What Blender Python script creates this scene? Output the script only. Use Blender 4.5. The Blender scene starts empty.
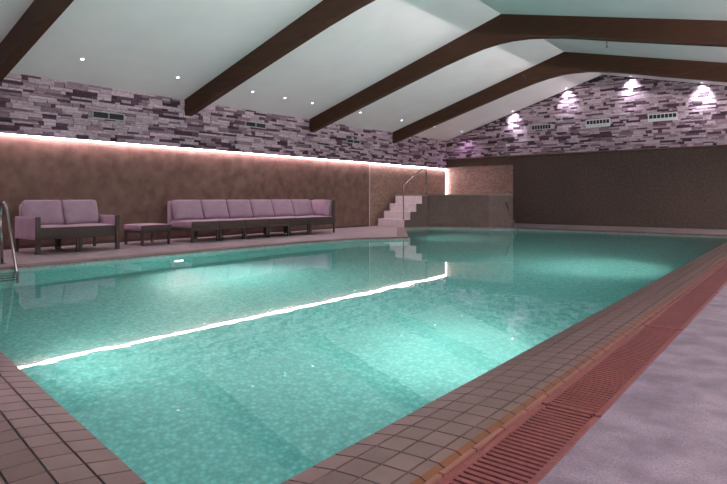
import bpy, bmesh, math, random
from mathutils import Vector, Matrix

scene = bpy.context.scene
COL = scene.collection
R = math.radians


# ------------------------------------------------------------------ helpers
def lin(r, g, b):
    def f(c):
        c /= 255.0
        return c / 12.92 if c <= 0.04045 else ((c + 0.055) / 1.055) ** 2.4
    return (f(r), f(g), f(b), 1.0)


class MB:
    """collects geometry for ONE mesh object"""

    def __init__(self):
        self.bm = bmesh.new()
        self.cl = self.bm.loops.layers.float_color.new('Col')

    def _paint(self, faces, col, smooth=False):
        for f in faces:
            f.smooth = smooth
            if col:
                for l in f.loops:
                    l[self.cl] = col

    def box(self, lo, hi, col=None, bev=0.0, mat=None):
        x0, y0, z0 = lo
        x1, y1, z1 = hi
        r = bmesh.ops.create_cube(self.bm, size=1.0)
        vs = r['verts']
        for v in vs:
            v.co = Vector(((x0 + x1) / 2 + v.co.x * (x1 - x0), (y0 + y1) / 2 + v.co.y * (y1 - y0), (z0 + z1) / 2 + v.co.z * (z1 - z0)))
        if bev:
            es = list({e for v in vs for e in v.link_edges})
            r2 = bmesh.ops.bevel(self.bm, geom=es, offset=bev, segments=2, affect='EDGES', profile=0.5)
            vs = list({v for f in r2['faces'] for v in f.verts} | {v for v in vs if v.is_valid})
        if mat is not None:
            for v in vs:
                v.co = mat @ v.co
        self._paint({f for v in vs for f in v.link_faces}, col)

    def poly(self, pts, z0, z1, col=None):
        """extruded plan polygon"""
        b = [self.bm.verts.new((p[0], p[1], z0)) for p in pts]
        t = [self.bm.verts.new((p[0], p[1], z1)) for p in pts]
        n = len(pts)
        fs = [self.bm.faces.new(t), self.bm.faces.new(b[::-1])]
        for i in range(n):
            j = (i + 1) % n
            fs.append(self.bm.faces.new((b[i], b[j], t[j], t[i])))
        self._paint(fs, col)

    def prism_y(self, pts, y0, y1, col=None):
        """(x,z) outline extruded along y"""
        a = [self.bm.verts.new((p[0], y0, p[1])) for p in pts]
        b = [self.bm.verts.new((p[0], y1, p[1])) for p in pts]
        n = len(pts)
        fs = [self.bm.faces.new(a), self.bm.faces.new(b[::-1])]
        for i in range(n):
            j = (i + 1) % n
            fs.append(self.bm.faces.new((a[j], a[i], b[i], b[j])))
        self._paint(fs, col)

    def tube(self, pts, r, seg=12, col=None, caps=True):
        pts = [Vector(p) for p in pts]
        rings = []
        up = None
        for i, p in enumerate(pts):
            if i == 0:
                d = pts[1] - p
            elif i == len(pts) - 1:
                d = p - pts[i - 1]
            else:
                d = (pts[i + 1] - p).normalized() + (p - pts[i - 1]).normalized()
            d.normalize()
            if up is None:
                up = d.orthogonal().normalized()
            up = (up - d * up.dot(d)).normalized()
            w = d.cross(up)
            rings.append([self.bm.verts.new(p + up * (r * math.cos(2 * math.pi * k / seg)) + w * (r * math.sin(2 * math.pi * k / seg))) for k in range(seg)])
        fs = []
        for a, b in zip(rings, rings[1:]):
            for k in range(seg):
                fs.append(self.bm.faces.new((a[k], a[(k + 1) % seg], b[(k + 1) % seg], b[k])))
        self._paint(fs, col, True)
        if caps:
            self._paint([self.bm.faces.new(rings[0][::-1]), self.bm.faces.new(rings[-1])], col)

    def lathe(self, prof, M=None, seg=28, col=None):
        """profile (r,z) about z, transformed by M"""
        M = M or Matrix()
        rings = []
        for r, z in prof:
            if r < 1e-6:
                rings.append([self.bm.verts.new(M @ Vector((0, 0, z)))])
            else:
                rings.append([self.bm.verts.new(M @ Vector((r * math.cos(2 * math.pi * k / seg), r * math.sin(2 * math.pi * k / seg), z))) for k in range(seg)])
        fs = []
        for a, b in zip(rings, rings[1:]):
            for k in range(seg):
                k2 = (k + 1) % seg
                if len(a) == 1 and len(b) == 1:
                    continue
                if len(a) == 1:
                    fs.append(self.bm.faces.new((a[0], b[k2], b[k])))
                elif len(b) == 1:
                    fs.append(self.bm.faces.new((a[k], a[k2], b[0])))
                else:
                    fs.append(self.bm.faces.new((a[k], a[k2], b[k2], b[k])))
        self._paint(fs, col, True)

    def cushion(self, size, r, bulge=(0, 0, 0), M=None, n=9, wrinkle=0.0, seed=0):
        """soft rounded block centred on the origin, then moved by M"""
        M = M or Matrix()
        rnd = random.Random(seed)
        ph = [rnd.uniform(0, 6.28) for _ in range(6)]
        s = Vector(size) / 2
        bm2 = bmesh.new()
        bmesh.ops.create_cube(bm2, size=2.0)
        bmesh.ops.subdivide_edges(bm2, edges=bm2.edges[:], cuts=n, use_grid_fill=True)
        mp = {}
        for v in bm2.verts:
            # denser towards the edges
            u = Vector([math.copysign(1 - (1 - abs(c)) ** 1.35, c) for c in v.co])
            p = Vector((u.x * s.x, u.y * s.y, u.z * s.z))
            q = Vector([max(-s[i] + r, min(s[i] - r, p[i])) for i in range(3)])
            d = p - q
            if d.length > 1e-9:
                p = q + d.normalized() * r
            for i in range(3):
                if bulge[i]:
                    j, k = (i + 1) % 3, (i + 2) % 3
                    w = (1 - u[j] ** 2) * (1 - u[k] ** 2)
                    p[i] += math.copysign(bulge[i] * w * abs(u[i]), u[i])
            if wrinkle:
                p += Vector((1, 0, 0)) * wrinkle * (math.sin(9 * u.y + ph[0] + 3 * u.z) * math.sin(7 * u.z + ph[1] + 2 * u.y))
            mp[v] = self.bm.verts.new(M @ p)
        fs = [self.bm.faces.new([mp[v] for v in f.verts]) for f in bm2.faces]
        bm2.free()
        self._paint(fs, None, True)

    def tri(self):
        for f in self.bm.faces:
            f.normal_update()
        bmesh.ops.triangulate(self.bm, faces=[f for f in self.bm.faces if len(f.verts) > 4])

    def build(self, name, mat, parent=None, kind=None):
        me = bpy.data.meshes.new(name)
        bmesh.ops.recalc_face_normals(self.bm, faces=self.bm.faces[:])
        self.bm.to_mesh(me)
        self.bm.free()
        o = bpy.data.objects.new(name, me)
        me.materials.append(mat)
        COL.objects.link(o)
        if parent:
            o.parent = parent
        if kind:
            o['kind'] = kind
        return o


def tag(o, label, cat, group=None):
    o['label'] = label
    o['category'] = cat
    if group:
        o['group'] = group
    return o


def thing(name, label, cat, loc=(0, 0, 0), rz=0.0, group=None):
    o = bpy.data.objects.new(name, None)
    o.empty_display_size = 0.1
    o.location = loc
    o.rotation_euler = (0, 0, rz)
    COL.objects.link(o)
    return tag(o, label, cat, group)


def dup(root, loc, label, group=None, rz=None):
    r = root.copy()
    COL.objects.link(r)
    r.location = loc
    if rz is not None:
        r.rotation_euler = (0, 0, rz)
    r['label'] = label
    if group:
        r['group'] = group
    for ch in list(root.children):
        c = ch.copy()
        COL.objects.link(c)
        c.parent = r
        for g in list(ch.children):
            d = g.copy()
            COL.objects.link(d)
            d.parent = c
    return r


# ------------------------------------------------------------------ materials
def mat(name, base=(0.5, 0.5, 0.5, 1), rough=0.6, metal=0.0, spec=0.5):
    m = bpy.data.materials.new(name)
    m.use_nodes = True
    p = m.node_tree.nodes['Principled BSDF']
    p.inputs['Base Color'].default_value = base
    p.inputs['Roughness'].default_value = rough
    p.inputs['Metallic'].default_value = metal
    p.inputs['Specular IOR Level'].default_value = spec
    return m, m.node_tree, p


def N(nt, t, **kw):
    n = nt.nodes.new(t)
    for k, v in kw.items():
        setattr(n, k, v)
    return n


def coords(nt, scale=(1, 1, 1)):
    tc = N(nt, 'ShaderNodeTexCoord')
    mp = N(nt, 'ShaderNodeMapping')
    mp.inputs['Scale'].default_value = scale
    nt.links.new(tc.outputs['Object'], mp.inputs['Vector'])
    return mp.outputs['Vector']


def noise(nt, vec, scale, detail=4, rough=0.55):
    n = N(nt, 'ShaderNodeTexNoise')
    n.inputs['Scale'].default_value = scale
    n.inputs['Detail'].default_value = detail
    n.inputs['Roughness'].default_value = rough
    nt.links.new(vec, n.inputs['Vector'])
    return n.outputs['Fac']


def ramp(nt, fac, stops):
    r = N(nt, 'ShaderNodeValToRGB')
    e = r.color_ramp.elements
    e[0].position, e[0].color = stops[0]
    e[1].position, e[1].color = stops[-1]
    for p, c in stops[1:-1]:
        x = e.new(p)
        x.color = c
    nt.links.new(fac, r.inputs['Fac'])
    return r.outputs['Color']


def mixc(nt, a, b, fac, mode='MIX'):
    m = N(nt, 'ShaderNodeMix', data_type='RGBA', blend_type=mode)
    for s, v in ((m.inputs[0], fac), (m.inputs[6], a), (m.inputs[7], b)):
        if hasattr(v, 'links') or hasattr(v, 'is_linked'):
            nt.links.new(v, s)
        else:
            s.default_value = v
    return m.outputs[2]


def bump(nt, p, h, strength=0.3, dist=0.01):
    b = N(nt, 'ShaderNodeBump')
    b.inputs['Strength'].default_value = strength
    b.inputs['Distance'].default_value = dist
    nt.links.new(h, b.inputs['Height'])
    nt.links.new(b.outputs['Normal'], p.inputs['Normal'])


def noisy(name, c0, c1, scale, rough=0.6, stretch=(1, 1, 1), bs=0.0, bd=0.005, detail=5, lo=0.35, hi=0.65, spec=0.5, fine=None):
    m, nt, p = mat(name, c0, rough, 0, spec)
    v = coords(nt, stretch)
    f = noise(nt, v, scale, detail)
    c = ramp(nt, f, [(lo, c0), (hi, c1)])
    if fine:
        f2 = noise(nt, v, fine, 2)
        c = mixc(nt, c, ramp(nt, f2, [(0.3, (0.72, 0.72, 0.72, 1)), (0.7, (1.2, 1.2, 1.2, 1))]), 1.0, 'MULTIPLY')
    nt.links.new(c, p.inputs['Base Color'])
    if bs:
        bump(nt, p, noise(nt, v, (fine or scale * 3), 4), bs, bd)
    return m


def attr_mat(name, rough=0.8, fine=18.0, amt=(0.7, 1.2), bs=0.4, bd=0.006, stretch=(1, 1, 1), spec=0.3):
    m, nt, p = mat(name, (0.5, 0.5, 0.5, 1), rough, 0, spec)
    a = N(nt, 'ShaderNodeAttribute', attribute_name='Col')
    v = coords(nt, stretch)
    f = noise(nt, v, fine, 5)
    g = ramp(nt, f, [(0.3, (amt[0],) * 3 + (1,)), (0.7, (amt[1],) * 3 + (1,))])
    nt.links.new(mixc(nt, a.outputs['Color'], g, 1.0, 'MULTIPLY'), p.inputs['Base Color'])
    if bs:
        bump(nt, p, f, bs, bd)
    return m


def emis(name, col, strength):
    m = bpy.data.materials.new(name)
    m.use_nodes = True
    nt = m.node_tree
    nt.nodes.clear()
    e = N(nt, 'ShaderNodeEmission')
    e.inputs['Color'].default_value = col
    e.inputs['Strength'].default_value = strength
    o = N(nt, 'ShaderNodeOutputMaterial')
    nt.links.new(e.outputs[0], o.inputs['Surface'])
    return m


M_CEIL = noisy('painted_ceiling', (0.80, 0.81, 0.80, 1), (0.84, 0.85, 0.84, 1), 1.2, 0.85, spec=0.2)
M_PLASTER = noisy('brown_plaster', (0.165, 0.101, 0.079, 1), (0.185, 0.115, 0.09, 1), 0.8, 0.75, bs=0.12, bd=0.01, fine=4, spec=0.25)
M_DARKWALL = noisy('dark_plaster', (0.095, 0.072, 0.060, 1), (0.11, 0.083, 0.07, 1), 0.7, 0.8, bs=0.1, fine=14, spec=0.2)
M_SPLASH = noisy('splash_panel_stone', (0.24, 0.165, 0.125, 1), (0.32, 0.225, 0.165, 1), 2.6, 0.5, stretch=(1, 1, 2.2), bs=0.3, bd=0.012, fine=7)
M_STONE = attr_mat('split_stone', 0.85, 14, (0.66, 1.25), 0.6, 0.012, (1, 1, 2.5))
M_BACKER = mat('stone_mortar', (0.07, 0.055, 0.06, 1), 0.95)[0]
M_TILE = attr_mat('coping_tile', 0.28, 9, (0.85, 1.12), 0.08, 0.002, spec=0.5)
M_GROUT = mat('dark_grout', (0.028, 0.02, 0.02, 1), 0.9)[0]
M_DECK = noisy('deck_stone', (0.30, 0.245, 0.26, 1), (0.40, 0.335, 0.35, 1), 2.2, 0.42, bs=0.1, bd=0.003, fine=30)
M_COPBROWN = noisy('coping_stone', (0.14, 0.092, 0.078, 1), (0.21, 0.14, 0.12, 1), 4.0, 0.5, bs=0.1, bd=0.003, fine=30)
M_CONC = noisy('worn_concrete', (0.135, 0.103, 0.138, 1), (0.255, 0.207, 0.255, 1), 4.2, 0.6, bs=0.25, bd=0.004, detail=9, lo=0.36, hi=0.64, fine=95)
M_SKIRT = mat('skirting', (0.09, 0.055, 0.05, 1), 0.6)[0]
M_FABRIC = noisy('mauve_fabric', (0.39, 0.275, 0.34, 1), (0.45, 0.32, 0.395, 1), 5.0, 0.9, bs=0.3, bd=0.002, fine=160, spec=0.15)
M_WICKER = noisy('dark_wicker', (0.045, 0.035, 0.028, 1), (0.075, 0.058, 0.046, 1), 30.0, 0.7, stretch=(1, 1, 3), bs=0.5, bd=0.003, fine=70)
M_CHROME = mat('chrome', (0.36, 0.34, 0.34, 1), 0.24, 1.0)[0]
M_VENT = mat('vent_frame', (0.42, 0.46, 0.44, 1), 0.5)[0]
M_VENTW = mat('vent_frame_white', (0.62, 0.66, 0.66, 1), 0.5)[0]
M_LOUVRE = mat('vent_dark', (0.012, 0.015, 0.015, 1), 0.6)[0]
M_GRATE = noisy('red_plastic_grate', (0.15, 0.044, 0.043, 1), (0.185, 0.055, 0.054, 1), 3.0, 0.5, bs=0.05, fine=40)
M_CHANNEL = mat('channel_dark', (0.03, 0.012, 0.012, 1), 0.9)[0]
M_STEP = noisy('pale_step_stone', (0.76, 0.70, 0.71, 1), (0.84, 0.78, 0.79, 1), 5.0, 0.5, bs=0.08, fine=40)
M_TUB = noisy('tub_tile', (0.135, 0.085, 0.072, 1), (0.165, 0.105, 0.09, 1), 3.0, 0.5, bs=0.1, fine=20)
M_RIM = mat('tub_rim', (0.25, 0.2, 0.17, 1), 0.35)[0]
M_TRIMW = mat('trim_metal', (0.75, 0.73, 0.73, 1), 0.3, 0.6)[0]
M_LED = emis('led_glow', (1.0, 0.70, 0.80, 1), 74.0)
M_LED2 = emis('corner_led_glow', (1.0, 0.78, 0.84, 1), 130.0)
M_DLENS = emis('downlight_glow', (1.0, 0.93, 1.0, 1), 7.0)
M_PLENS = emis('pool_lamp_glow', (0.82, 1.0, 0.93, 1), 9.0)
M_WHITE = mat('white_enamel', (0.75, 0.75, 0.75, 1), 0.4)[0]


def wood():
    m, nt, p = mat('stained_beam_wood', (0.1, 0.05, 0.03, 1), 0.6, 0, 0.35)
    v = coords(nt, (0.6, 6, 7))
    f = noise(nt, v, 3.0, 8, 0.65)
    c = ramp(nt, f, [(0.3, (0.04, 0.016, 0.008, 1)), (0.55, (0.062, 0.0245, 0.0115, 1)), (0.75, (0.085, 0.034, 0.016, 1))])
    nt.links.new(c, p.inputs['Base Color'])
    bump(nt, p, f, 0.25, 0.006)
    return m


M_WOOD = wood()


def mosaic():
    m, nt, p = mat('turquoise_mosaic', (0.2, 0.5, 0.5, 1), 0.4)
    v = coords(nt)
    vo = N(nt, 'ShaderNodeTexVoronoi')
    vo.inputs['Scale'].default_value = 26.0
    nt.links.new(v, vo.inputs['Vector'])
    sep = N(nt, 'ShaderNodeSeparateColor')
    nt.links.new(vo.outputs['Color'], sep.inputs[0])
    c = ramp(nt, sep.outputs[0], [(0.0, (0.175, 0.50, 0.50, 1)), (0.5, (0.215, 0.565, 0.555, 1)), (1.0, (0.28, 0.65, 0.635, 1))])
    g = ramp(nt, vo.outputs['Distance'], [(0.25, (1.12, 1.12, 1.12, 1)), (0.62, (0.86, 0.86, 0.86, 1))])
    nt.links.new(mixc(nt, c, g, 1.0, 'MULTIPLY'), p.inputs['Base Color'])
    return m


M_MOSAIC = mosaic()


def water():
    m = bpy.data.materials.new('pool_water')
    m.use_nodes = True
    nt = m.node_tree
    nt.nodes.clear()
    rf = N(nt, 'ShaderNodeBsdfRefraction')
    rf.inputs['IOR'].default_value = 1.333
    rf.inputs['Roughness'].default_value = 0.0
    rf.inputs['Color'].default_value = (0.86, 0.97, 0.98, 1)
    gl = N(nt, 'ShaderNodeBsdfGlossy')
    gl.inputs['Roughness'].default_value = 0.02
    gl.inputs['Color'].default_value = (1, 1, 1, 1)
    fr = N(nt, 'ShaderNodeFresnel')
    fr.inputs['IOR'].default_value = 1.333
    v = coords(nt)
    f = noise(nt, v, 2.2, 3)
    b = N(nt, 'ShaderNodeBump')
    b.inputs['Strength'].default_value = 0.045
    b.inputs['Distance'].default_value = 0.02
    nt.links.new(f, b.inputs['Height'])
    for n in (rf, gl, fr):
        nt.links.new(b.outputs['Normal'], n.inputs['Normal'])
    mx = N(nt, 'ShaderNodeMixShader')
    nt.links.new(fr.outputs[0], mx.inputs[0])
    nt.links.new(rf.outputs[0], mx.inputs[1])
    nt.links.new(gl.outputs[0], mx.inputs[2])
    o = N(nt, 'ShaderNodeOutputMaterial')
    nt.links.new(mx.outputs[0], o.inputs['Surface'])
    return m


M_WATER = water()

def T(x, y, z):
    return Matrix.Translation((x, y, z))


# ------------------------------------------------------------------ room shape
XL, YB, XR, YN = -12.18, 21.0, 3.6, -3.0      # plaster wall, back wall, unseen right wall, near end
RX, RZ = -5.73, 5.39                           # ridge
EZ = 3.39                                      # eaves on the stone wall
SL = (RZ - EZ) / (RX - XL)
SR = 0.232
LEDZ = 2.25
BACKZ = 2.68


def ceil_z(x):
    return EZ + SL * (x - XL) if x < RX else RZ - SR * (x - RX)


m = MB()
zr = ceil_z(XR + 0.2)
zl = ceil_z(XL - 0.2)
m.prism_y([(XL - 0.2, zl), (RX, RZ), (XR + 0.2, zr), (XR + 0.2, zr + 0.15), (RX, RZ + 0.15), (XL - 0.2, zl + 0.15)], YN, YB + 0.2)
m.build('ceiling', M_CEIL, kind='structure')

# walls
m = MB()
m.box((XL - 0.2, YN, -0.2), (XL, YB + 0.2, EZ - 0.06))
m.build('wall_left', M_PLASTER, kind='structure')
m = MB()
m.prism_y([(XL, -0.2), (XR, -0.2), (XR, ceil_z(XR)), (RX, RZ), (XL, EZ)], YB, YB + 0.2)
m.build('wall_back', M_DARKWALL, kind='structure')
m = MB()
m.box((XR, YN, -0.2), (XR + 0.2, YB + 0.2, ceil_z(XR + 0.2)))
m.build('wall_right', M_DARKWALL, kind='structure')

# split-stone cladding on the upper walls ------------------------------------------------
rs = random.Random(11)


def stone_col():
    t = rs.random()
    if t < 0.52:
        k = rs.uniform(0.42, 0.62)
        return (k * 0.93, k * 0.76, k * 0.85, 1)
    if t < 0.77:
        k = rs.uniform(0.18, 0.36)
        return (k * 0.98, k * 0.70, k * 0.83, 1)
    k = rs.uniform(0.04, 0.11)
    return (k * 1.15, k * 0.68, k * 0.95, 1)


def cladding(u0, u1, z0, top, emit):
    """rows of broken stone; emit(ua,ub,za,zb,depth,col)"""
    z = z0
    zmax = max(top(u0 + (u1 - u0) * i / 40) for i in range(41))
    while z < zmax - 0.015:
        h = rs.choice((0.045, 0.055, 0.07, 0.085, 0.105))
        u = u0 - rs.uniform(0, 0.3)
        while u < u1:
            w = rs.choice((0.11, 0.17, 0.24, 0.32, 0.45)) * rs.uniform(0.8, 1.2)
            ua, ub = max(u0, u), min(u1, u + w)
            u += w
            if ub - ua < 0.02:
                continue
            zt = min(top(ua), top(ub), top((ua + ub) / 2))
            zb = min(z + h, zt)
            if zb - z < 0.012:
                continue
            dpt = rs.uniform(0.015, 0.05)
            if h > 0.08 and rs.random() < 0.45:
                s = rs.uniform(0.4, 0.6) * h
                emit(ua, ub, z, z + min(s, zb - z), dpt, stone_col())
                if zb > z + s + 0.012:
                    emit(ua, ub, z + s, zb, rs.uniform(0.015, 0.05), stone_col())
            else:
                emit(ua, ub, z, zb, dpt, stone_col())
        z += h


SX = XL + 0.10       # face of mortar bed on the left wall
m = MB()
m.box((XL, YN, LEDZ), (SX, YB, EZ), (0.06, 0.045, 0.05, 1))


def el(a, b, z0, z1, d, c):
    m.box((SX - 0.005, a + 0.003, z0 + 0.003), (SX + d, b - 0.003, z1 - 0.003), c)


cladding(YN, YB - 0.13, LEDZ, lambda u: ceil_z(SX + 0.01), el)
m.build('wall_left_stone', M_STONE, kind='structure')

SY = YB - 0.10
m = MB()
m.prism_y([(SX, BACKZ), (XR, BACKZ), (XR, ceil_z(XR)), (RX, RZ), (SX, ceil_z(SX))], SY, YB, (0.06, 0.045, 0.05, 1))


def eb(a, b, z0, z1, d, c):
    m.box((a + 0.003, SY - d, z0 + 0.003), (b - 0.003, SY + 0.005, z1 - 0.003), c)


cladding(SX + 0.03, XR, BACKZ, ceil_z, eb)
m.build('wall_back_stone', M_STONE, kind='structure')
m = MB()
m.box((SX + 0.06, SY - 0.07, BACKZ - 0.03), (XR, YB, BACKZ))
m.build('trim_1', M_COPBROWN, kind='structure')

# skirting
m = MB()
m.box((XL, YN, 0), (XL + 0.02, 15.5, 0.07))
m.build('baseboard_left', M_SKIRT, kind='structure')

# ------------------------------------------------------------------ pool outline
WZ = -0.05
FZ = -1.65
P_near_r = (-1.5, 1.05)
nu = Vector((-0.990, 0.139))          # direction of the skewed near edge
P_near_l = (-9.0, 1.05 + 7.5 * 0.139 / 0.99)
TUB_A, TUB_B, TUB_C, TUB_D = (-10.40, 16.74), (-9.62, 17.10), (-8.52, 17.62), (-7.95, 18.25)
# pool corners, going round
POOL = [P_near_r, (-1.5, 17.75), (-7.65, 17.75), (-8.45, 17.42), (-9.55, 16.92), (-10.27, 16.60),
        (-10.60, 15.60), (-7.95, 11.85), (-8.72, 10.7), (-9.0, 9.2), P_near_l]

# deck floor (a U around the pool; the east side belongs to the coping)
m = MB()
near_y = lambda x: 1.05 + (-1.5 - x) * 0.139 / 0.99


def outset(pts, d):
    r = []
    n = len(pts)
    for i in range(n):
        a, b, c = Vector(pts[i - 1]), Vector(pts[i]), Vector(pts[(i + 1) % n])
        n1 = Vector(((b - a).y, -(b - a).x)).normalized()
        n2 = Vector(((c - b).y, -(c - b).x)).normalized()
        k = (n1 + n2) / max(0.3, 1 + n1.dot(n2))
        r.append(tuple(b + k * d))
    return r


POOL_OUT = outset(POOL, 0.012)
deck = [(-1.03, YB), (XL, YB), (XL, near_y(XL))] + POOL_OUT[:0:-1] + [(-1.03, 17.762)]
m.poly(deck, -0.2, 0.0)
m.tri()
m.build('floor', M_DECK, kind='structure')
m = MB()
m.box((-0.74, YN, -0.2), (XR, YB, 0.0))
m.build('floor', M_CONC, kind='structure')

# basin
m = MB()
vb = [m.bm.verts.new((x, y, FZ)) for x, y in POOL]
vt = [m.bm.verts.new((x, y, -0.047)) for x, y in POOL]
m.bm.faces.new(vb)
for i in range(len(POOL)):
    j = (i + 1) % len(POOL)
    m.bm.faces.new((vb[i], vb[j], vt[j], vt[i]))
m.tri()
basin = m.build('pool_basin', M_MOSAIC, kind='structure')
for p in basin.data.polygons:
    pass

# water surface
m = MB()
f = m.bm.faces.new([m.bm.verts.new((x, y, WZ)) for x, y in POOL])
f.normal_update()
wat = bpy.data.meshes.new('pool_water')
if f.normal.z < 0:
    bmesh.ops.reverse_faces(m.bm, faces=[f])
bmesh.ops.triangulate(m.bm, faces=m.bm.faces[:])
m.bm.to_mesh(wat)
m.bm.free()
wo = bpy.data.objects.new('pool_water', wat)
wat.materials.append(M_WATER)
COL.objects.link(wo)
wo['kind'] = 'stuff'
tag(wo, 'clear turquoise water filling the swimming pool', 'water')

# stone coping along the sofa-side edge and round the far end -----------------------------
rt = random.Random(5)


def tile_col(a=0.0):
    k = rt.uniform(0.88, 1.12)
    return (0.155 * k, 0.102 * k, 0.092 * k, 1)


def edge_strip(pts, w, z0, z1, col=None):
    """slab of width w outside the polyline pts (pool on its right-hand side when walked)"""
    for a, b in zip(pts, pts[1:]):
        a, b = Vector(a), Vector(b)
        d = (b - a).normalized()
        n = Vector((-d.y, d.x))
        m.poly([a, b, b + n * w + d * 0.0, a + n * w], z0, z1, col)


m = MB()
# sofa side (walked so that the outside lies on the left hand)
side = [(-9.0, 2.35), (-9.0, 9.2), (-8.72, 10.7), (-7.95, 11.85), (-10.60, 15.60)]
w = 0.26
off = [(-9.26, 2.35), (-9.26, 9.24), (-8.97, 10.8), (-8.31, 11.84), (-10.82, 15.46)]
for i in range(len(side) - 1):
    m.poly([side[i], side[i + 1], off[i + 1], off[i]], -0.02, 0.006)
m.build('pool_coping', M_COPBROWN, kind='structure')
m = MB()
m.poly([(-7.65, 17.75), (-1.5, 17.75), (-1.5, 18.0), (-7.65, 18.0)], -0.02, 0.006)
m.build('pool_coping', M_COPBROWN, kind='structure')

# tiled coping beside the grate: real tiles over dark grout ------------------------------
m = MB()
rows = [(-1.50, -1.386, -0.036, -0.016), (-1.386, -1.264, -0.016, -0.006), (-1.264, -1.142, -0.006, 0.0), (-1.142, -1.052, 0.0, -0.004)]
y = 1.05
k = 0
RUST = (0.23, 0.075, 0.022, 1)
while y < 18.0:
    for ri, (xa, xb, za, zb) in enumerate(rows):
        g = 0.0045
        c = tile_col()
        ya, yb = y + g, min(y + 0.13, 18.0) - g
        x0, x1 = xa + (0.001 if ri == 0 else g), xb - (g if ri < 3 else 0.0)
        if ri == 3:
            # last row: tile field, then a rounded edge stained rusty
            xm = x0 + (x1 - x0) * 0.55
            vv = [(x0, za), (xm, za), (x1, zb - 0.012)]
            cols = [c, (0.15 * rt.uniform(.85, 1.1), 0.056, 0.024, 1)]
        else:
            vv = [(x0, za), (x1, zb)]
            cols = [c]
        bot = -0.05
        top = [[m.bm.verts.new((px, py, pz)) for px, pz in vv] for py in (ya, yb)]
        low = [[m.bm.verts.new((px, py, bot)) for px, pz in vv] for py in (ya, yb)]
        for q in range(len(vv) - 1):
            f1 = m.bm.faces.new((top[0][q], top[0][q + 1], top[1][q + 1], top[1][q]))
            m._paint([f1], cols[q])
        n = len(vv) - 1
        fs = [m.bm.faces.new((low[0][0], low[1][0], top[1][0], top[0][0])),
              m.bm.faces.new((low[0][n], top[0][n], top[1][n], low[1][n]))]
        for e in (0, 1):
            fs.append(m.bm.faces.new(low[e] + top[e][::-1]))
        m._paint(fs, (0.15, 0.1, 0.09, 1))
    y += 0.13
m.build('pool_coping_tiles', M_TILE, kind='structure')
m = MB()
m.poly([(-1.492, 0.95), (-1.052, 0.95), (-1.052, 18.0), (-1.492, 18.0)], -0.2, -0.042)
m.build('pool_coping_bed', M_GROUT, kind='structure')
# pink lip tiles between coping and grate
m = MB()
y = 0.98
while y < 18.0:
    m.box((-1.052, y + 0.004, -0.18), (-1.03, min(y + 0.26, 18.0) - 0.004, 0.004), (0.23, 0.095, 0.075, 1), 0.004)
    y += 0.26
m.build('trim_2', M_TILE, kind='structure')

# tiles on the skewed near end
m = MB()
nv = Vector((-0.139, -0.990))
org = Vector(P_near_r)
for iu in range(-4, 84):
    for iv in range(0, 20):
        g = 0.0042
        a0, a1 = iu * 0.13 + g, (iu + 1) * 0.13 - g
        b0, b1 = iv * 0.128 + (0.0 if iv == 0 else g), (iv + 1) * 0.128 - g
        za = -0.034 if iv == 0 else 0.006
        pts = [org + nu * a0 + nv * b0, org + nu * a1 + nv * b0, org + nu * a1 + nv * b1, org + nu * a0 + nv * b1]
        if max(p.x for p in pts) > -1.504 and iv == 0:
            continue
        if max(p.x for p in pts) > -1.06:
            continue
        zs = (-0.036, -0.036, -0.014, -0.014) if iv == 0 else ((-0.014, -0.014, 0.0, 0.0) if iv == 1 else (0.0,) * 4)
        t = [m.bm.verts.new((p.x, p.y, z)) for p, z in zip(pts, zs)]
        b = [m.bm.verts.new((p.x, p.y, -0.06)) for p in pts]
        c = tile_col()
        fs = [m.bm.faces.new(t)] + [m.bm.faces.new((b[i], b[(i + 1) % 4], t[(i + 1) % 4], t[i])) for i in range(4)]
        m._paint(fs, c)
m.build('pool_coping_tiles', M_TILE, kind='structure')
m = MB()
m.poly([(-1.054, near_y(-1.054)), (XL, near_y(XL)), (XL, YN), (-1.054, YN)], -0.2, -0.042)
m.build('pool_coping_bed', M_GROUT, kind='structure')

# drain channel and its red grates --------------------------------------------------------
m = MB()
m.box((-1.03, YN, -0.2), (-0.74, YB, -0.08))
m.build('drain_channel', M_CHANNEL, kind='structure')
GL = 2.14


def grate_mesh():
    g = MB()
    g.box((-1.027, 0.006, -0.04), (-0.992, GL - 0.006, -0.002), None, 0.004)
    g.box((-0.775, 0.006, -0.04), (-0.743, GL - 0.006, -0.002), None, 0.004)
    g.box((-0.986, 0.006, -0.04), (-0.784, 0.03, -0.003))
    g.box((-0.986, GL - 0.03, -0.04), (-0.784, GL - 0.006, -0.003))
    yy = 0.012
    while yy < GL - 0.06:
        yy += 0.0365
        g.box((-0.996, yy - 0.022, -0.04), (-0.771, yy, -0.004))
    return g


ords = ['first in the line, cut off by the bottom picture edge', 'second in the line from the bottom picture edge',
        'third in the line from the bottom picture edge', 'fourth in the line from the bottom picture edge',
        'fifth in the line from the bottom picture edge', 'sixth in the line, fourth from the gable wall',
        'seventh in the line, third from the gable wall', 'next to last before the gable wall', 'last in the line, against the gable wall']
g0 = None
yj = 0.54
for i in range(9):
    lab = 'red slatted drain grate, ' + ords[i]
    if g0 is None:
        g0 = grate_mesh().build('drain_grate', M_GRATE)
        o = g0
    else:
        o = g0.copy()
        COL.objects.link(o)
    o.location = (0, yj + i * 2.15, 0)
    tag(o, lab, 'drain grate', 'red drain grates in a line along the pool')

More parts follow.
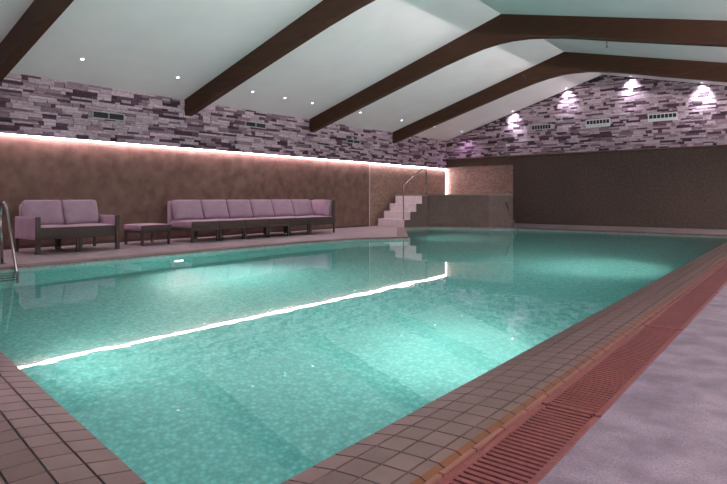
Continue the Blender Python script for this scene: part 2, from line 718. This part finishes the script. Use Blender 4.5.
# ------------------------------------------------------------------ roof beams
BOT = [(-12.16, 3.01), (-10.05, 3.63), (-8.66, 4.04), (-7.41, 4.40), (-6.7, 4.58), (-6.28, 4.67), (-5.85, 4.725), (-5.51, 4.735), (-5.1, 4.715),
       (-4.78, 4.67), (-4.35, 4.595), (-3.89, 4.495), (-3.08, 4.30), (-1.97, 4.05), (-1.19, 3.875), (XR, 2.78)]
blabs = ['dark timber roof beam nearest the camera, crossing the picture corner above the sofa',
         'second dark timber roof beam, ending above the long sofa, its ridge out of view',
         'third dark curved roof beam, its whole ridge bend and pale ceiling beyond in view',
         'farthest dark curved roof beam, just before the stone gable wall']
for yb, lab in zip((3.74, 8.08, 12.5, 16.9), blabs):
    m = MB()
    x0 = SX + 0.02
    pts = [(x0, BOT[0][1] + 0.02)] + BOT[1:] + [(XR, ceil_z(XR) + 0.01), (RX, RZ + 0.01), (x0, ceil_z(x0) + 0.01)]
    m.prism_y(pts, yb, yb + 0.2)
    m.tri()
    tag(m.build('roof_beam', M_WOOD), lab, 'beam', 'timber roof beams')
m = MB()
m.tube([(-3.36, 12.6, 4.37), (-3.36, 12.6, 4.22)], 0.012)
m.lathe([(0.0, 0), (0.03, 0.004), (0.03, 0.012), (0, 0.016)], Matrix.Translation((-3.36, 12.6, 4.215)))
tag(m.build('sprinkler_head', M_SKIRT), 'tiny dark sprinkler hanging under the third roof beam', 'sprinkler')

# ------------------------------------------------------------------ LED cove strip
t = thing('cove_light', 'long glowing pink white light strip under the stone band above the sofas', 'light strip', (XL + 0.05, 0, LEDZ))
m = MB()
m.box((-0.045, YN + 0.02, -0.012), (0.045, YB - 0.02, -0.001))
m.build('channel', M_TRIMW, t)
m = MB()
yy = YN + 0.05
while yy < YB - 0.05:
    y2 = min(yy + 0.6, YB - 0.03)
    m.box((-0.010, yy, -0.024), (0.014, y2, -0.012))
    yy += 0.6
m.build('diffuser', M_LED, t)

t = thing('corner_light', 'upright glowing light strip in the wall corner behind the tub', 'light strip', (XL + 0.04, YB - 0.05, 1.14))
m = MB()
m.box((-0.024, -0.035, 0.0), (0.028, -0.025, 1.0))  # lip added to keep the strip's light off the left wall
m.build('channel', M_TRIMW, t)
m = MB()
for k in range(5):
    m.box((-0.02, -0.012, k * 0.2), (0.012, 0.012, (k + 1) * 0.2))
m.build('diffuser', M_LED2, t)

# ------------------------------------------------------------------ recessed downlights
def spot(name, loc, energy, col, ang, blend, rot=(0, 0, 0), size=0.03, parent=None):
    l = bpy.data.lights.new(name, 'SPOT')
    l.energy = energy
    l.color = col
    l.spot_size = R(ang)
    l.spot_blend = blend
    l.shadow_soft_size = size
    o = bpy.data.objects.new(name, l)
    o.location = loc
    o.rotation_euler = rot
    COL.objects.link(o)
    if parent:
        o.parent = parent
    return o


dl0 = None


def downlight(x, y, label, energy, col, ang, tilt=0.0):
    global dl0
    z = ceil_z(x)
    sl = math.atan(SL) if x < RX else -math.atan(SR)
    if dl0 is None:
        t = thing('ceiling_downlight', label, 'downlight', group='recessed ceiling downlights')
        m = MB()
        m.lathe([(0.034, -0.004), (0.034, -0.008), (0.048, -0.008), (0.052, -0.001)], seg=24)
        m.build('trim_ring', M_WHITE, t)
        m = MB()
        m.lathe([(0.036, -0.002), (0.034, -0.006), (0.0, -0.007)], seg=24)
        m.build('lens', M_DLENS, t)
        dl0 = t
    else:
        t = dup(dl0, (0, 0, 0), label, 'recessed ceiling downlights')
    t.location = (x, y, z)
    t.rotation_euler = (0, -sl, 0)
    spot('downlight_lamp', (x, y, z - 0.02), energy, col, ang, 0.9, (tilt, 0, 0), 0.045)
    return t


row = [(5.16, 'recessed downlight over the two seat sofa, beside the nearest beam'),
       (7.28, 'recessed downlight over the footstool, just before the second beam'),
       (9.45, 'recessed downlight just past the second beam, above the long sofa'),
       (10.58, 'recessed downlight midway between second and third beams, above the long sofa'),
       (11.65, 'recessed downlight just before the third beam, above the long sofa'),
       (13.85, 'recessed downlight just past the third beam'),
       (16.15, 'recessed downlight just before the farthest beam'),
       (18.34, 'recessed downlight just past the farthest beam, over the tub steps'),
       (20.1, 'recessed downlight in the ceiling corner above the tub')]
for y, lab in row:
    if y > 20:
        downlight(-11.1, 20.45, lab, 75, (0.95, 0.62, 1.0), 120, R(2))
    else:
        downlight(-11.12, y, lab, 55, (1.0, 0.80, 0.93), 95)
gab = [(-9.0, 'recessed downlight low on the gable, grazing stone above the smallest air vent'),
       (-6.93, 'recessed downlight grazing the stone gable just beside the ridge'),
       (-4.75, 'recessed downlight grazing the stone gable behind the lowest part of farthest beam'),
       (-2.65, 'recessed downlight at the picture edge, grazing the stone gable')]
for x, lab in gab:
    downlight(x, 20.66, lab, 190, (0.90, 0.84, 1.0), 92, R(36))

# ------------------------------------------------------------------ vents
def wall_vent(loc, w, h, label):
    """on the left stone wall, facing +x"""
    t = thing('air_vent', label, 'air vent', loc, 0, 'air vents in the sofa side stone wall')
    m = MB()
    x0, x1 = 0.0, 0.03
    b = 0.018
    m.box((x0, -w / 2, -h / 2), (x1, w / 2, -h / 2 + b))
    m.box((x0, -w / 2, h / 2 - b), (x1, w / 2, h / 2))
    m.box((x0, -w / 2, -h / 2 + b), (x1, -w / 2 + b, h / 2 - b))
    m.box((x0, w / 2 - b, -h / 2 + b), (x1, w / 2, h / 2 - b))
    m.box((x0, -b / 2, -h / 2 + b), (x1, b / 2, h / 2 - b))
    m.build('frame', M_VENT, t)
    for s in (-1, 1):
        m = MB()
        c = s * (w / 4)
        hw = w / 4 - 0.02
        m.box((0.0, c - hw, -h / 2 + b), (0.004, c + hw, h / 2 - b))
        n = 5
        for i in range(n):
            zc = -h / 2 + b + (i + 0.5) * (h - 2 * b) / n
            m.box((0.002, c - hw, zc - 0.004), (0.02, c + hw, zc + 0.004))
        m.build('louvre_panel', M_LOUVRE, t)
    return t


wall_vent((SX + 0.045, 6.15, 2.80), 0.72, 0.16, 'twin panel air vent in stone wall between the two nearest beams')
wall_vent((SX + 0.045, 10.33, 3.03), 0.74, 0.15, 'twin panel air vent in stone wall between second and third beams')
wall_vent((SX + 0.045, 14.6, 2.91), 0.70, 0.13, 'dark air vent in stone wall between third and farthest beams')


def gable_vent(loc, w, h, label, mt, sh):
    t = thing('air_vent', label, 'air vent', loc, 0, 'air vents in the stone gable')
    m = MB()
    b = 0.03
    m.box((-w / 2, -0.03, -h / 2), (w / 2, 0.0, h / 2 - sh))
    m.box((-w / 2, -0.03, h / 2 - b), (w / 2, 0.0, h / 2))
    m.box((-w / 2, -0.03, h / 2 - sh), (-w / 2 + b, 0.0, h / 2 - b))
    m.box((w / 2 - b, -0.03, h / 2 - sh), (w / 2, 0.0, h / 2 - b))
    n = 7
    for i in range(1, n):
        xc = -w / 2 + b + i * (w - 2 * b) / n
        m.box((xc - 0.008, -0.02, h / 2 - sh), (xc + 0.008, 0.0, h / 2 - b))
    m.build('frame', mt, t)
    m = MB()
    m.box((-w / 2 + b, -0.006, h / 2 - sh), (w / 2 - b, -0.001, h / 2 - b))
    m.build('slot', M_LOUVRE, t)


yv = SY - 0.052
gable_vent((-7.93, yv, 3.69), 0.78, 0.20, 'smallest dark slotted air vent on gable, nearest the sofa wall', M_VENT, 0.17)
gable_vent((-5.87, yv, 3.67), 0.84, 0.28, 'middle slotted air vent on gable, in a pale frame', M_VENTW, 0.16)
gable_vent((-3.80, yv, 3.70), 0.88, 0.26, 'largest slotted air vent on gable, farthest from the sofa wall', M_VENTW, 0.16)

# ------------------------------------------------------------------ tub with steps, splash panels
m = MB()
m.box((XL + 0.001, 15.69, 0.001), (XL + 0.015, YB - 0.017, LEDZ - 0.03))
m.build('wall_left_splash_panel', M_SPLASH, kind='structure')
m = MB()
m.box((XL + 0.001, 15.66, 0.001), (XL + 0.022, 15.69, LEDZ - 0.03))
m.build('trim_3', M_TRIMW, kind='structure')
m = MB()
m.box((XL + 0.016, YB - 0.015, 0.0), (-9.13, YB - 0.001, 2.31))
m.build('wall_back_splash_panel', M_SPLASH, kind='structure')

tub = [TUB_A, TUB_B, TUB_C, TUB_D, (-8.85, 19.6), (-9.3, 20.97), (-12.15, 20.97), (-12.15, 17.22), (-11.77, 17.12)]
TH = 1.13
t = thing('hot_tub', 'raised brown tiled hot tub in the corner above the pool', 'hot tub', (-10.4, 18.8, 0))
m = MB()
tubl = [(x + 10.4, y - 18.8) for x, y in tub]
m.poly(tubl, 0.0, TH - 0.04)
m.tri()
m.build('shell', M_TUB, t)
m = MB()
m.poly([(x * 1.006, y * 1.006 - 0.0) for x, y in tubl[:6]] + tubl[6:], TH - 0.04, TH)
m.tri()
m.build('rim', M_RIM, t)

# steps (local x across, y climbing)
hs = 0.27
SRZ = R(-15)
SWD, TRD = 1.43, 0.27
SO = Vector((-12.07, 16.04, 0.0))
t = thing('tub_steps', 'four pale stone steps climbing to the raised tub', 'steps', SO, SRZ)
for i in range(4):
    m = MB()
    m.box((0, TRD * i, 0.0 if i == 0 else hs * i - 0.002), (SWD, TRD * 4 - 0.004, hs * (i + 1)), None, 0.006)
    m.build('step', M_STEP, t)
m = MB()
prof = [(0.008, 0.0)]
for i in range(4):
    prof += [(0.008 + i * TRD, hs * (i + 1) - 0.012), (0.008 + (i + 1) * TRD if i < 3 else TRD * 4 - 0.004, hs * (i + 1) - 0.012)]
prof += [(TRD * 4 - 0.004, 0.0)]
a = [m.bm.verts.new((SWD + 0.001, p, z)) for p, z in prof]
b = [m.bm.verts.new((SWD + 0.02, p, z)) for p, z in prof]
m.bm.faces.new(a)
m.bm.faces.new(b[::-1])
for i in range(len(prof)):
    j = (i + 1) % len(prof)
    m.bm.faces.new((a[j], a[i], b[i], b[j]))
m.tri()
m.build('side_cheek', M_TUB, t)


def arc(p0, p1, p2, n=7):
    p0, p1, p2 = map(Vector, (p0, p1, p2))
    return [p0 * (1 - s) ** 2 + p1 * 2 * s * (1 - s) + p2 * s * s for s in [i / n for i in range(n + 1)]]


# handrail over the steps, same local frame, origin at its foot
hx, hy = SWD - 0.16, 0.11
ho = SO + Matrix.Rotation(SRZ, 3, 'Z') @ Vector((hx, hy, hs + 0.001))
t = thing('handrail', 'curved chrome handrail beside the tub steps', 'handrail', ho, SRZ)
zt = TH - hs + 0.001
m = MB()
path = [(0, 0, 0), (0, 0, 1.02)] + arc((0, 0, 1.04), (0, 0, 1.14), (0, 0.07, 1.20)) + [(0, 0.6, 1.58)] \
    + arc((0, 0.74, 1.68), (0, 1.05, 1.90), (0, 1.06, 1.62)) + [(0, 1.06, zt)]
m.tube(path, 0.021)
m.build('rail', M_CHROME, t)
for yy, z in ((0, 0), (1.06, zt)):
    m = MB()
    m.lathe([(0.05, 0.0), (0.05, 0.006), (0.021, 0.012)], T(0, yy, z))
    m.build('flange', M_CHROME, t)

# far single grab rail slanting into the water
m = MB()
m.tube([(-8.09, 18.0, 0.86)] + [(-7.56, 17.70, -0.02)] + [(-7.50, 17.64, -0.5)], 0.022)
m.lathe([(0, -0.03), (0.03, -0.02), (0.034, 0.0), (0.03, 0.02), (0, 0.03)], Matrix.Translation((-8.09, 18.0, 0.86)))
tag(m.build('grab_rail', M_CHROME), 'slanted single chrome grab rail entering the water beside the tub', 'grab rail')

# pool ladder near the sofa
t = thing('pool_ladder', 'chrome pool ladder hooked over the edge near the two seat sofa', 'ladder', (-9.1, 2.95, 0))
for yy in (0.27, -0.27):
    m = MB()
    p = [(-0.40, yy, 0.0), (-0.46, yy, 0.62)] + arc((-0.465, yy, 0.68), (-0.47, yy, 0.95), (-0.33, yy, 0.93)) \
        + arc((-0.31, yy, 0.925), (-0.22, yy, 0.9), (-0.19, yy, 0.75)) + [(0.16, yy, -0.08), (0.18, yy, -1.25)]
    m.tube(p, 0.022)
    m.build('rail', M_CHROME, t)
for z in (-0.20, -0.45, -0.70, -0.95):
    m = MB()
    m.box((0.13, -0.25, z - 0.015), (0.22, 0.25, z + 0.015), None, 0.006)
    m.build('tread', M_CHROME, t)
for yy in (0.27, -0.27):
    m = MB()
    m.lathe([(0.055, 0.0), (0.055, 0.006), (0.024, 0.014)], Matrix.Translation((-0.40, yy, 0.006)))
    m.build('flange', M_CHROME, t)

# ------------------------------------------------------------------ seating  (local +x faces the pool, y along the wall)
def RY(a):
    return Matrix.Rotation(R(a), 4, 'Y')


DEP = 0.98      # seat depth
XF = DEP / 2


def leg(t, x, y, z1=0.27, s=0.024):
    m = MB()
    m.box((x - s, y - s, 0.0), (x + s, y + s, z1), None, 0.004)
    m.build('leg', M_WICKER, t)


def seat_parts(t, w, seed, base=True):
    m = MB()
    m.box((-XF, -w / 2, 0.26), (XF, w / 2, 0.335), None, 0.01)
    m.build('seat_base', M_WICKER, t)
    m = MB()
    m.cushion((DEP - 0.14, w - 0.012, 0.15), 0.035, (0, 0, 0.012), T(0.068, 0, 0.411), seed=seed)
    m.build('seat_cushion', M_FABRIC, t)
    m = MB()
    m.box((XF - 0.012, -w / 2 + 0.002, 0.33), (XF + 0.012, w / 2 - 0.002, 0.468), None, 0.006)  # dark strip stands in for the shade on the cushion front
    m.build('front_shade_strip', M_WICKER, t)


def back_panel(t, w, y0=0.0):
    m = MB()
    m.cushion((0.12, w, 0.65), 0.03, M=T(-XF + 0.06, y0, 0.61), n=5)
    m.build('backrest', M_FABRIC, t)


def back_cushion(t, w, seed, y0=0.0):
    m = MB()
    m.cushion((0.17, w, 0.49), 0.05, (0.03, 0, 0), T(-XF + 0.27, y0, 0.715) @ RY(-20), n=11, wrinkle=0.006, seed=seed)
    m.build('back_cushion', M_FABRIC, t)


# two-seat sofa with arms
t = thing('two_seat_sofa', 'mauve cushioned two seat sofa with dark frame, beside the pool ladder', 'sofa', (-11.1, 4.89, 0))
W2 = 1.52
m = MB()
m.box((-XF, -W2 / 2 + 0.06, 0.26), (XF - 0.02, W2 / 2 - 0.06, 0.335), None, 0.01)
m.build('seat_base', M_WICKER, t)
for s in (-1, 1):
    m = MB()
    m.cushion((DEP - 0.16, W2 / 2 - 0.075, 0.15), 0.035, (0, 0, 0.012), T(0.055, s * (W2 / 4 - 0.03), 0.411), seed=s + 3)
    m.build('seat_cushion', M_FABRIC, t)
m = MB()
m.box((XF - 0.045, -W2 / 2 + 0.075, 0.3), (XF - 0.015, W2 / 2 - 0.075, 0.468), None, 0.006)  # shade on both cushion fronts, built as a dark board
m.build('front_shade_strip', M_WICKER, t)
m = MB()
m.cushion((0.10, W2 - 0.14, 0.60), 0.03, M=T(-XF + 0.05, 0, 0.59), n=5)
m.build('backrest', M_FABRIC, t)
for s in (-1, 1):
    m = MB()
    m.cushion((0.17, W2 / 2 - 0.085, 0.50), 0.05, (0.03, 0, 0), T(-XF + 0.22, s * (W2 / 4 - 0.035), 0.715) @ RY(-20), n=11, wrinkle=0.007, seed=s + 8)
    m.build('back_cushion', M_FABRIC, t)
for s in (-1, 1):
    m = MB()
    m.cushion((DEP - 0.05, 0.07, 0.41), 0.02, M=T(-0.025, s * (W2 / 2 - 0.035), 0.455), n=5)
    a = m.build('armrest', M_FABRIC, t)
    m = MB()
    m.box((XF - 0.052, s * (W2 / 2 - 0.035) - 0.038, 0.0), (XF, s * (W2 / 2 - 0.035) + 0.038, 0.662), None, 0.005)
    m.build('front_post', M_WICKER, t)
for x, y in ((-XF + 0.03, -W2 / 2 + 0.035), (-XF + 0.03, W2 / 2 - 0.035), (XF - 0.05, -0.03), (XF - 0.05, 0.03), (-XF + 0.05, -0.03), (-XF + 0.05, 0.03)):
    leg(t, x, y)

# footstool
t = thing('footstool', 'square mauve footstool on dark legs between the two sofas', 'footstool', (-11.22, 6.6, 0))
m = MB()
m.box((-0.36, -0.34, 0.26), (0.36, 0.34, 0.31), None, 0.008)
m.build('frame', M_WICKER, t)
m = MB()
m.cushion((0.74, 0.70, 0.125), 0.03, (0, 0, 0.012), T(0, 0, 0.372), n=7)
m.build('cushion', M_FABRIC, t)
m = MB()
m.box((0.355, -0.352, 0.30), (0.378, 0.352, 0.425), None, 0.006)  # footstool's shaded pool-facing side, made as a dark strip
m.build('front_shade_strip', M_WICKER, t)
for x in (-0.33, 0.33):
    for y in (-0.31, 0.31):
        leg(t, x, y, 0.265)

# long sofa: five plain sections and a corner section
SW = 0.752
SXC = -11.2
names = ['mauve sofa section next to the footstool, first of the long sofa',
         'second mauve sofa section counted from the footstool',
         'third mauve sofa section counted from the footstool',
         'fourth mauve sofa section counted from the footstool',
         'fifth mauve sofa section from the footstool, beside the corner piece']
sec = None
ys = 7.36
for i, lab in enumerate(names):
    loc = (SXC, ys + SW * (i + 0.5), 0)
    if sec is None:
        sec = thing('sofa_section', lab, 'sofa section', loc, 0, 'armless sections of the long sofa')
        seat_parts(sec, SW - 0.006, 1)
        back_panel(sec, SW - 0.008)
        back_cushion(sec, SW - 0.02, 4)
        for x in (-XF + 0.03, XF - 0.03):
            for y in (-SW / 2 + 0.035, SW / 2 - 0.035):
                leg(sec, x, y)
    else:
        dup(sec, loc, lab)
CW = 1.06
t = thing('sofa_section', 'mauve corner sofa section with a side back, at the steps end', 'sofa section', (SXC, ys + SW * 5 + CW / 2, 0))
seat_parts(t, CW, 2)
back_panel(t, CW)
back_cushion(t, 0.76, 6, -CW / 2 + 0.38)
m = MB()
m.cushion((DEP - 0.125, 0.13, 0.65), 0.02, M=T(0.0625 - 0.01, CW / 2 - 0.065, 0.61), n=5)
m.build('side_back', M_FABRIC, t)
m = MB()
m.cushion((0.62, 0.16, 0.47), 0.05, (0, 0.03, 0), T(0.12, CW / 2 - 0.22, 0.72) @ Matrix.Rotation(R(-12), 4, 'X'), n=11, seed=9)
m.build('side_cushion', M_FABRIC, t)
m = MB()
m.box((XF - 0.02, CW / 2 - 0.14, 0.26), (XF, CW / 2, 0.935), None, 0.005)
m.build('end_panel', M_WICKER, t)
for x in (-XF + 0.03, XF - 0.03):
    for y in (-CW / 2 + 0.035, CW / 2 - 0.03):
        leg(t, x, y)

# ------------------------------------------------------------------ underwater lamps
pl0 = None


def pool_lamp(loc, ang, label, energy, wide):
    """round lamp in the basin wall; ang = plan direction it faces"""
    global pl0
    if pl0 is None:
        t = thing('pool_lamp', label, 'pool light', loc, ang, 'underwater pool lamps')
        M = Matrix.Rotation(R(90), 4, 'Y')
        m = MB()
        m.lathe([(0.14, 0.0), (0.14, 0.015), (0.11, 0.03), (0.105, 0.02)], M)
        m.build('rim', M_CHROME, t)
        m = MB()
        m.lathe([(0.106, 0.018), (0.08, 0.028), (0.0, 0.032)], M)
        m.build('lens', M_PLENS, t)
        pl0 = t
    else:
        t = dup(pl0, loc, label, 'underwater pool lamps', ang)
    p = Vector(loc) + Vector((math.cos(ang), math.sin(ang), 0)) * 0.05
    for e, dzz, cone in ((energy, -0.40, 100), (wide, 0.0, 165)):
        d = Vector((math.cos(ang), math.sin(ang), dzz)).normalized()
        spot('pool_lamp_light', p, e, (1.0, 0.97, 0.84), cone, 1.0, d.to_track_quat('-Z', 'Y').to_euler(), 0.09)


pool_lamp((-9.0, 5.9, -0.85), 0.0, 'underwater lamp glowing in the pool wall below the footstool', 500, 520)
pool_lamp((-1.5, 4.9, -0.75), math.pi, 'underwater lamp in the grate side pool wall, nearest the camera', 270, 230)
pool_lamp((-1.5, 10.6, -0.75), math.pi, 'underwater lamp in the grate side pool wall, farther away', 420, 380)
pool_lamp((-9.33, 13.7, -0.75), math.atan2(0.58, 0.815), 'underwater lamp in the pool bay below the tub steps', 420, 300)
pool_lamp((-5.2, 1.57, -0.75), R(82), 'added unseen underwater fill lamp in the near end pool wall, below the tiles', 60, 150)  # added out of view to brighten the near water

# ------------------------------------------------------------------ cove strip added on the unseen wall to brighten the ceiling
t = thing('cove_light', 'added fill light strip on the unseen opposite wall, washing the ceiling', 'light strip', (XR - 0.16, 0, 2.75))
m = MB()
m.box((-0.06, YN + 0.1, -0.03), (0.16, YB - 0.1, 0.0))
m.box((-0.08, YN + 0.1, -0.03), (-0.06, YB - 0.1, 0.055))
m.build('channel', M_TRIMW, t)
l = bpy.data.lights.new('added_cove_lamp', 'AREA')
l.shape = 'RECTANGLE'
l.size = 0.06
l.size_y = YB - YN - 0.4
l.energy = 3700
l.color = (1.0, 0.87, 0.90)
o = bpy.data.objects.new('added_cove_lamp', l)
o.location = (XR - 0.10, (YB + YN) / 2, 2.79)
o.rotation_euler = (R(180), R(-60), 0)
COL.objects.link(o)

# ------------------------------------------------------------------ world, camera, output
w = bpy.data.worlds.new('World')
w.use_nodes = True
w.node_tree.nodes['Background'].inputs['Color'].default_value = (0.95, 0.78, 0.92, 1)
w.node_tree.nodes['Background'].inputs['Strength'].default_value = 0.36
scene.world = w

cam = bpy.data.cameras.new('camera')
cam.sensor_width = 36.0
cam.sensor_fit = 'HORIZONTAL'
cam.lens = 560.0 / 727.0 * 36.0
cam.shift_y = -44.0 / 727.0
cam.clip_start = 0.05
co = bpy.data.objects.new('camera', cam)
co.location = (0, 0, 1.0)
co.rotation_euler = (R(90), 0, R(38.44))
COL.objects.link(co)
scene.camera = co

scene.view_settings.view_transform = 'Standard'
scene.view_settings.look = 'None'
scene.view_settings.gamma = 1.0
scene.view_settings.use_curve_mapping = False
scene.view_settings.exposure = 0.0
scene.cycles.use_denoising = True
scene.cycles.max_bounces = 10
scene.cycles.diffuse_bounces = 5
scene.cycles.glossy_bounces = 5
scene.cycles.transmission_bounces = 8
scene.cycles.sample_clamp_indirect = 6.0
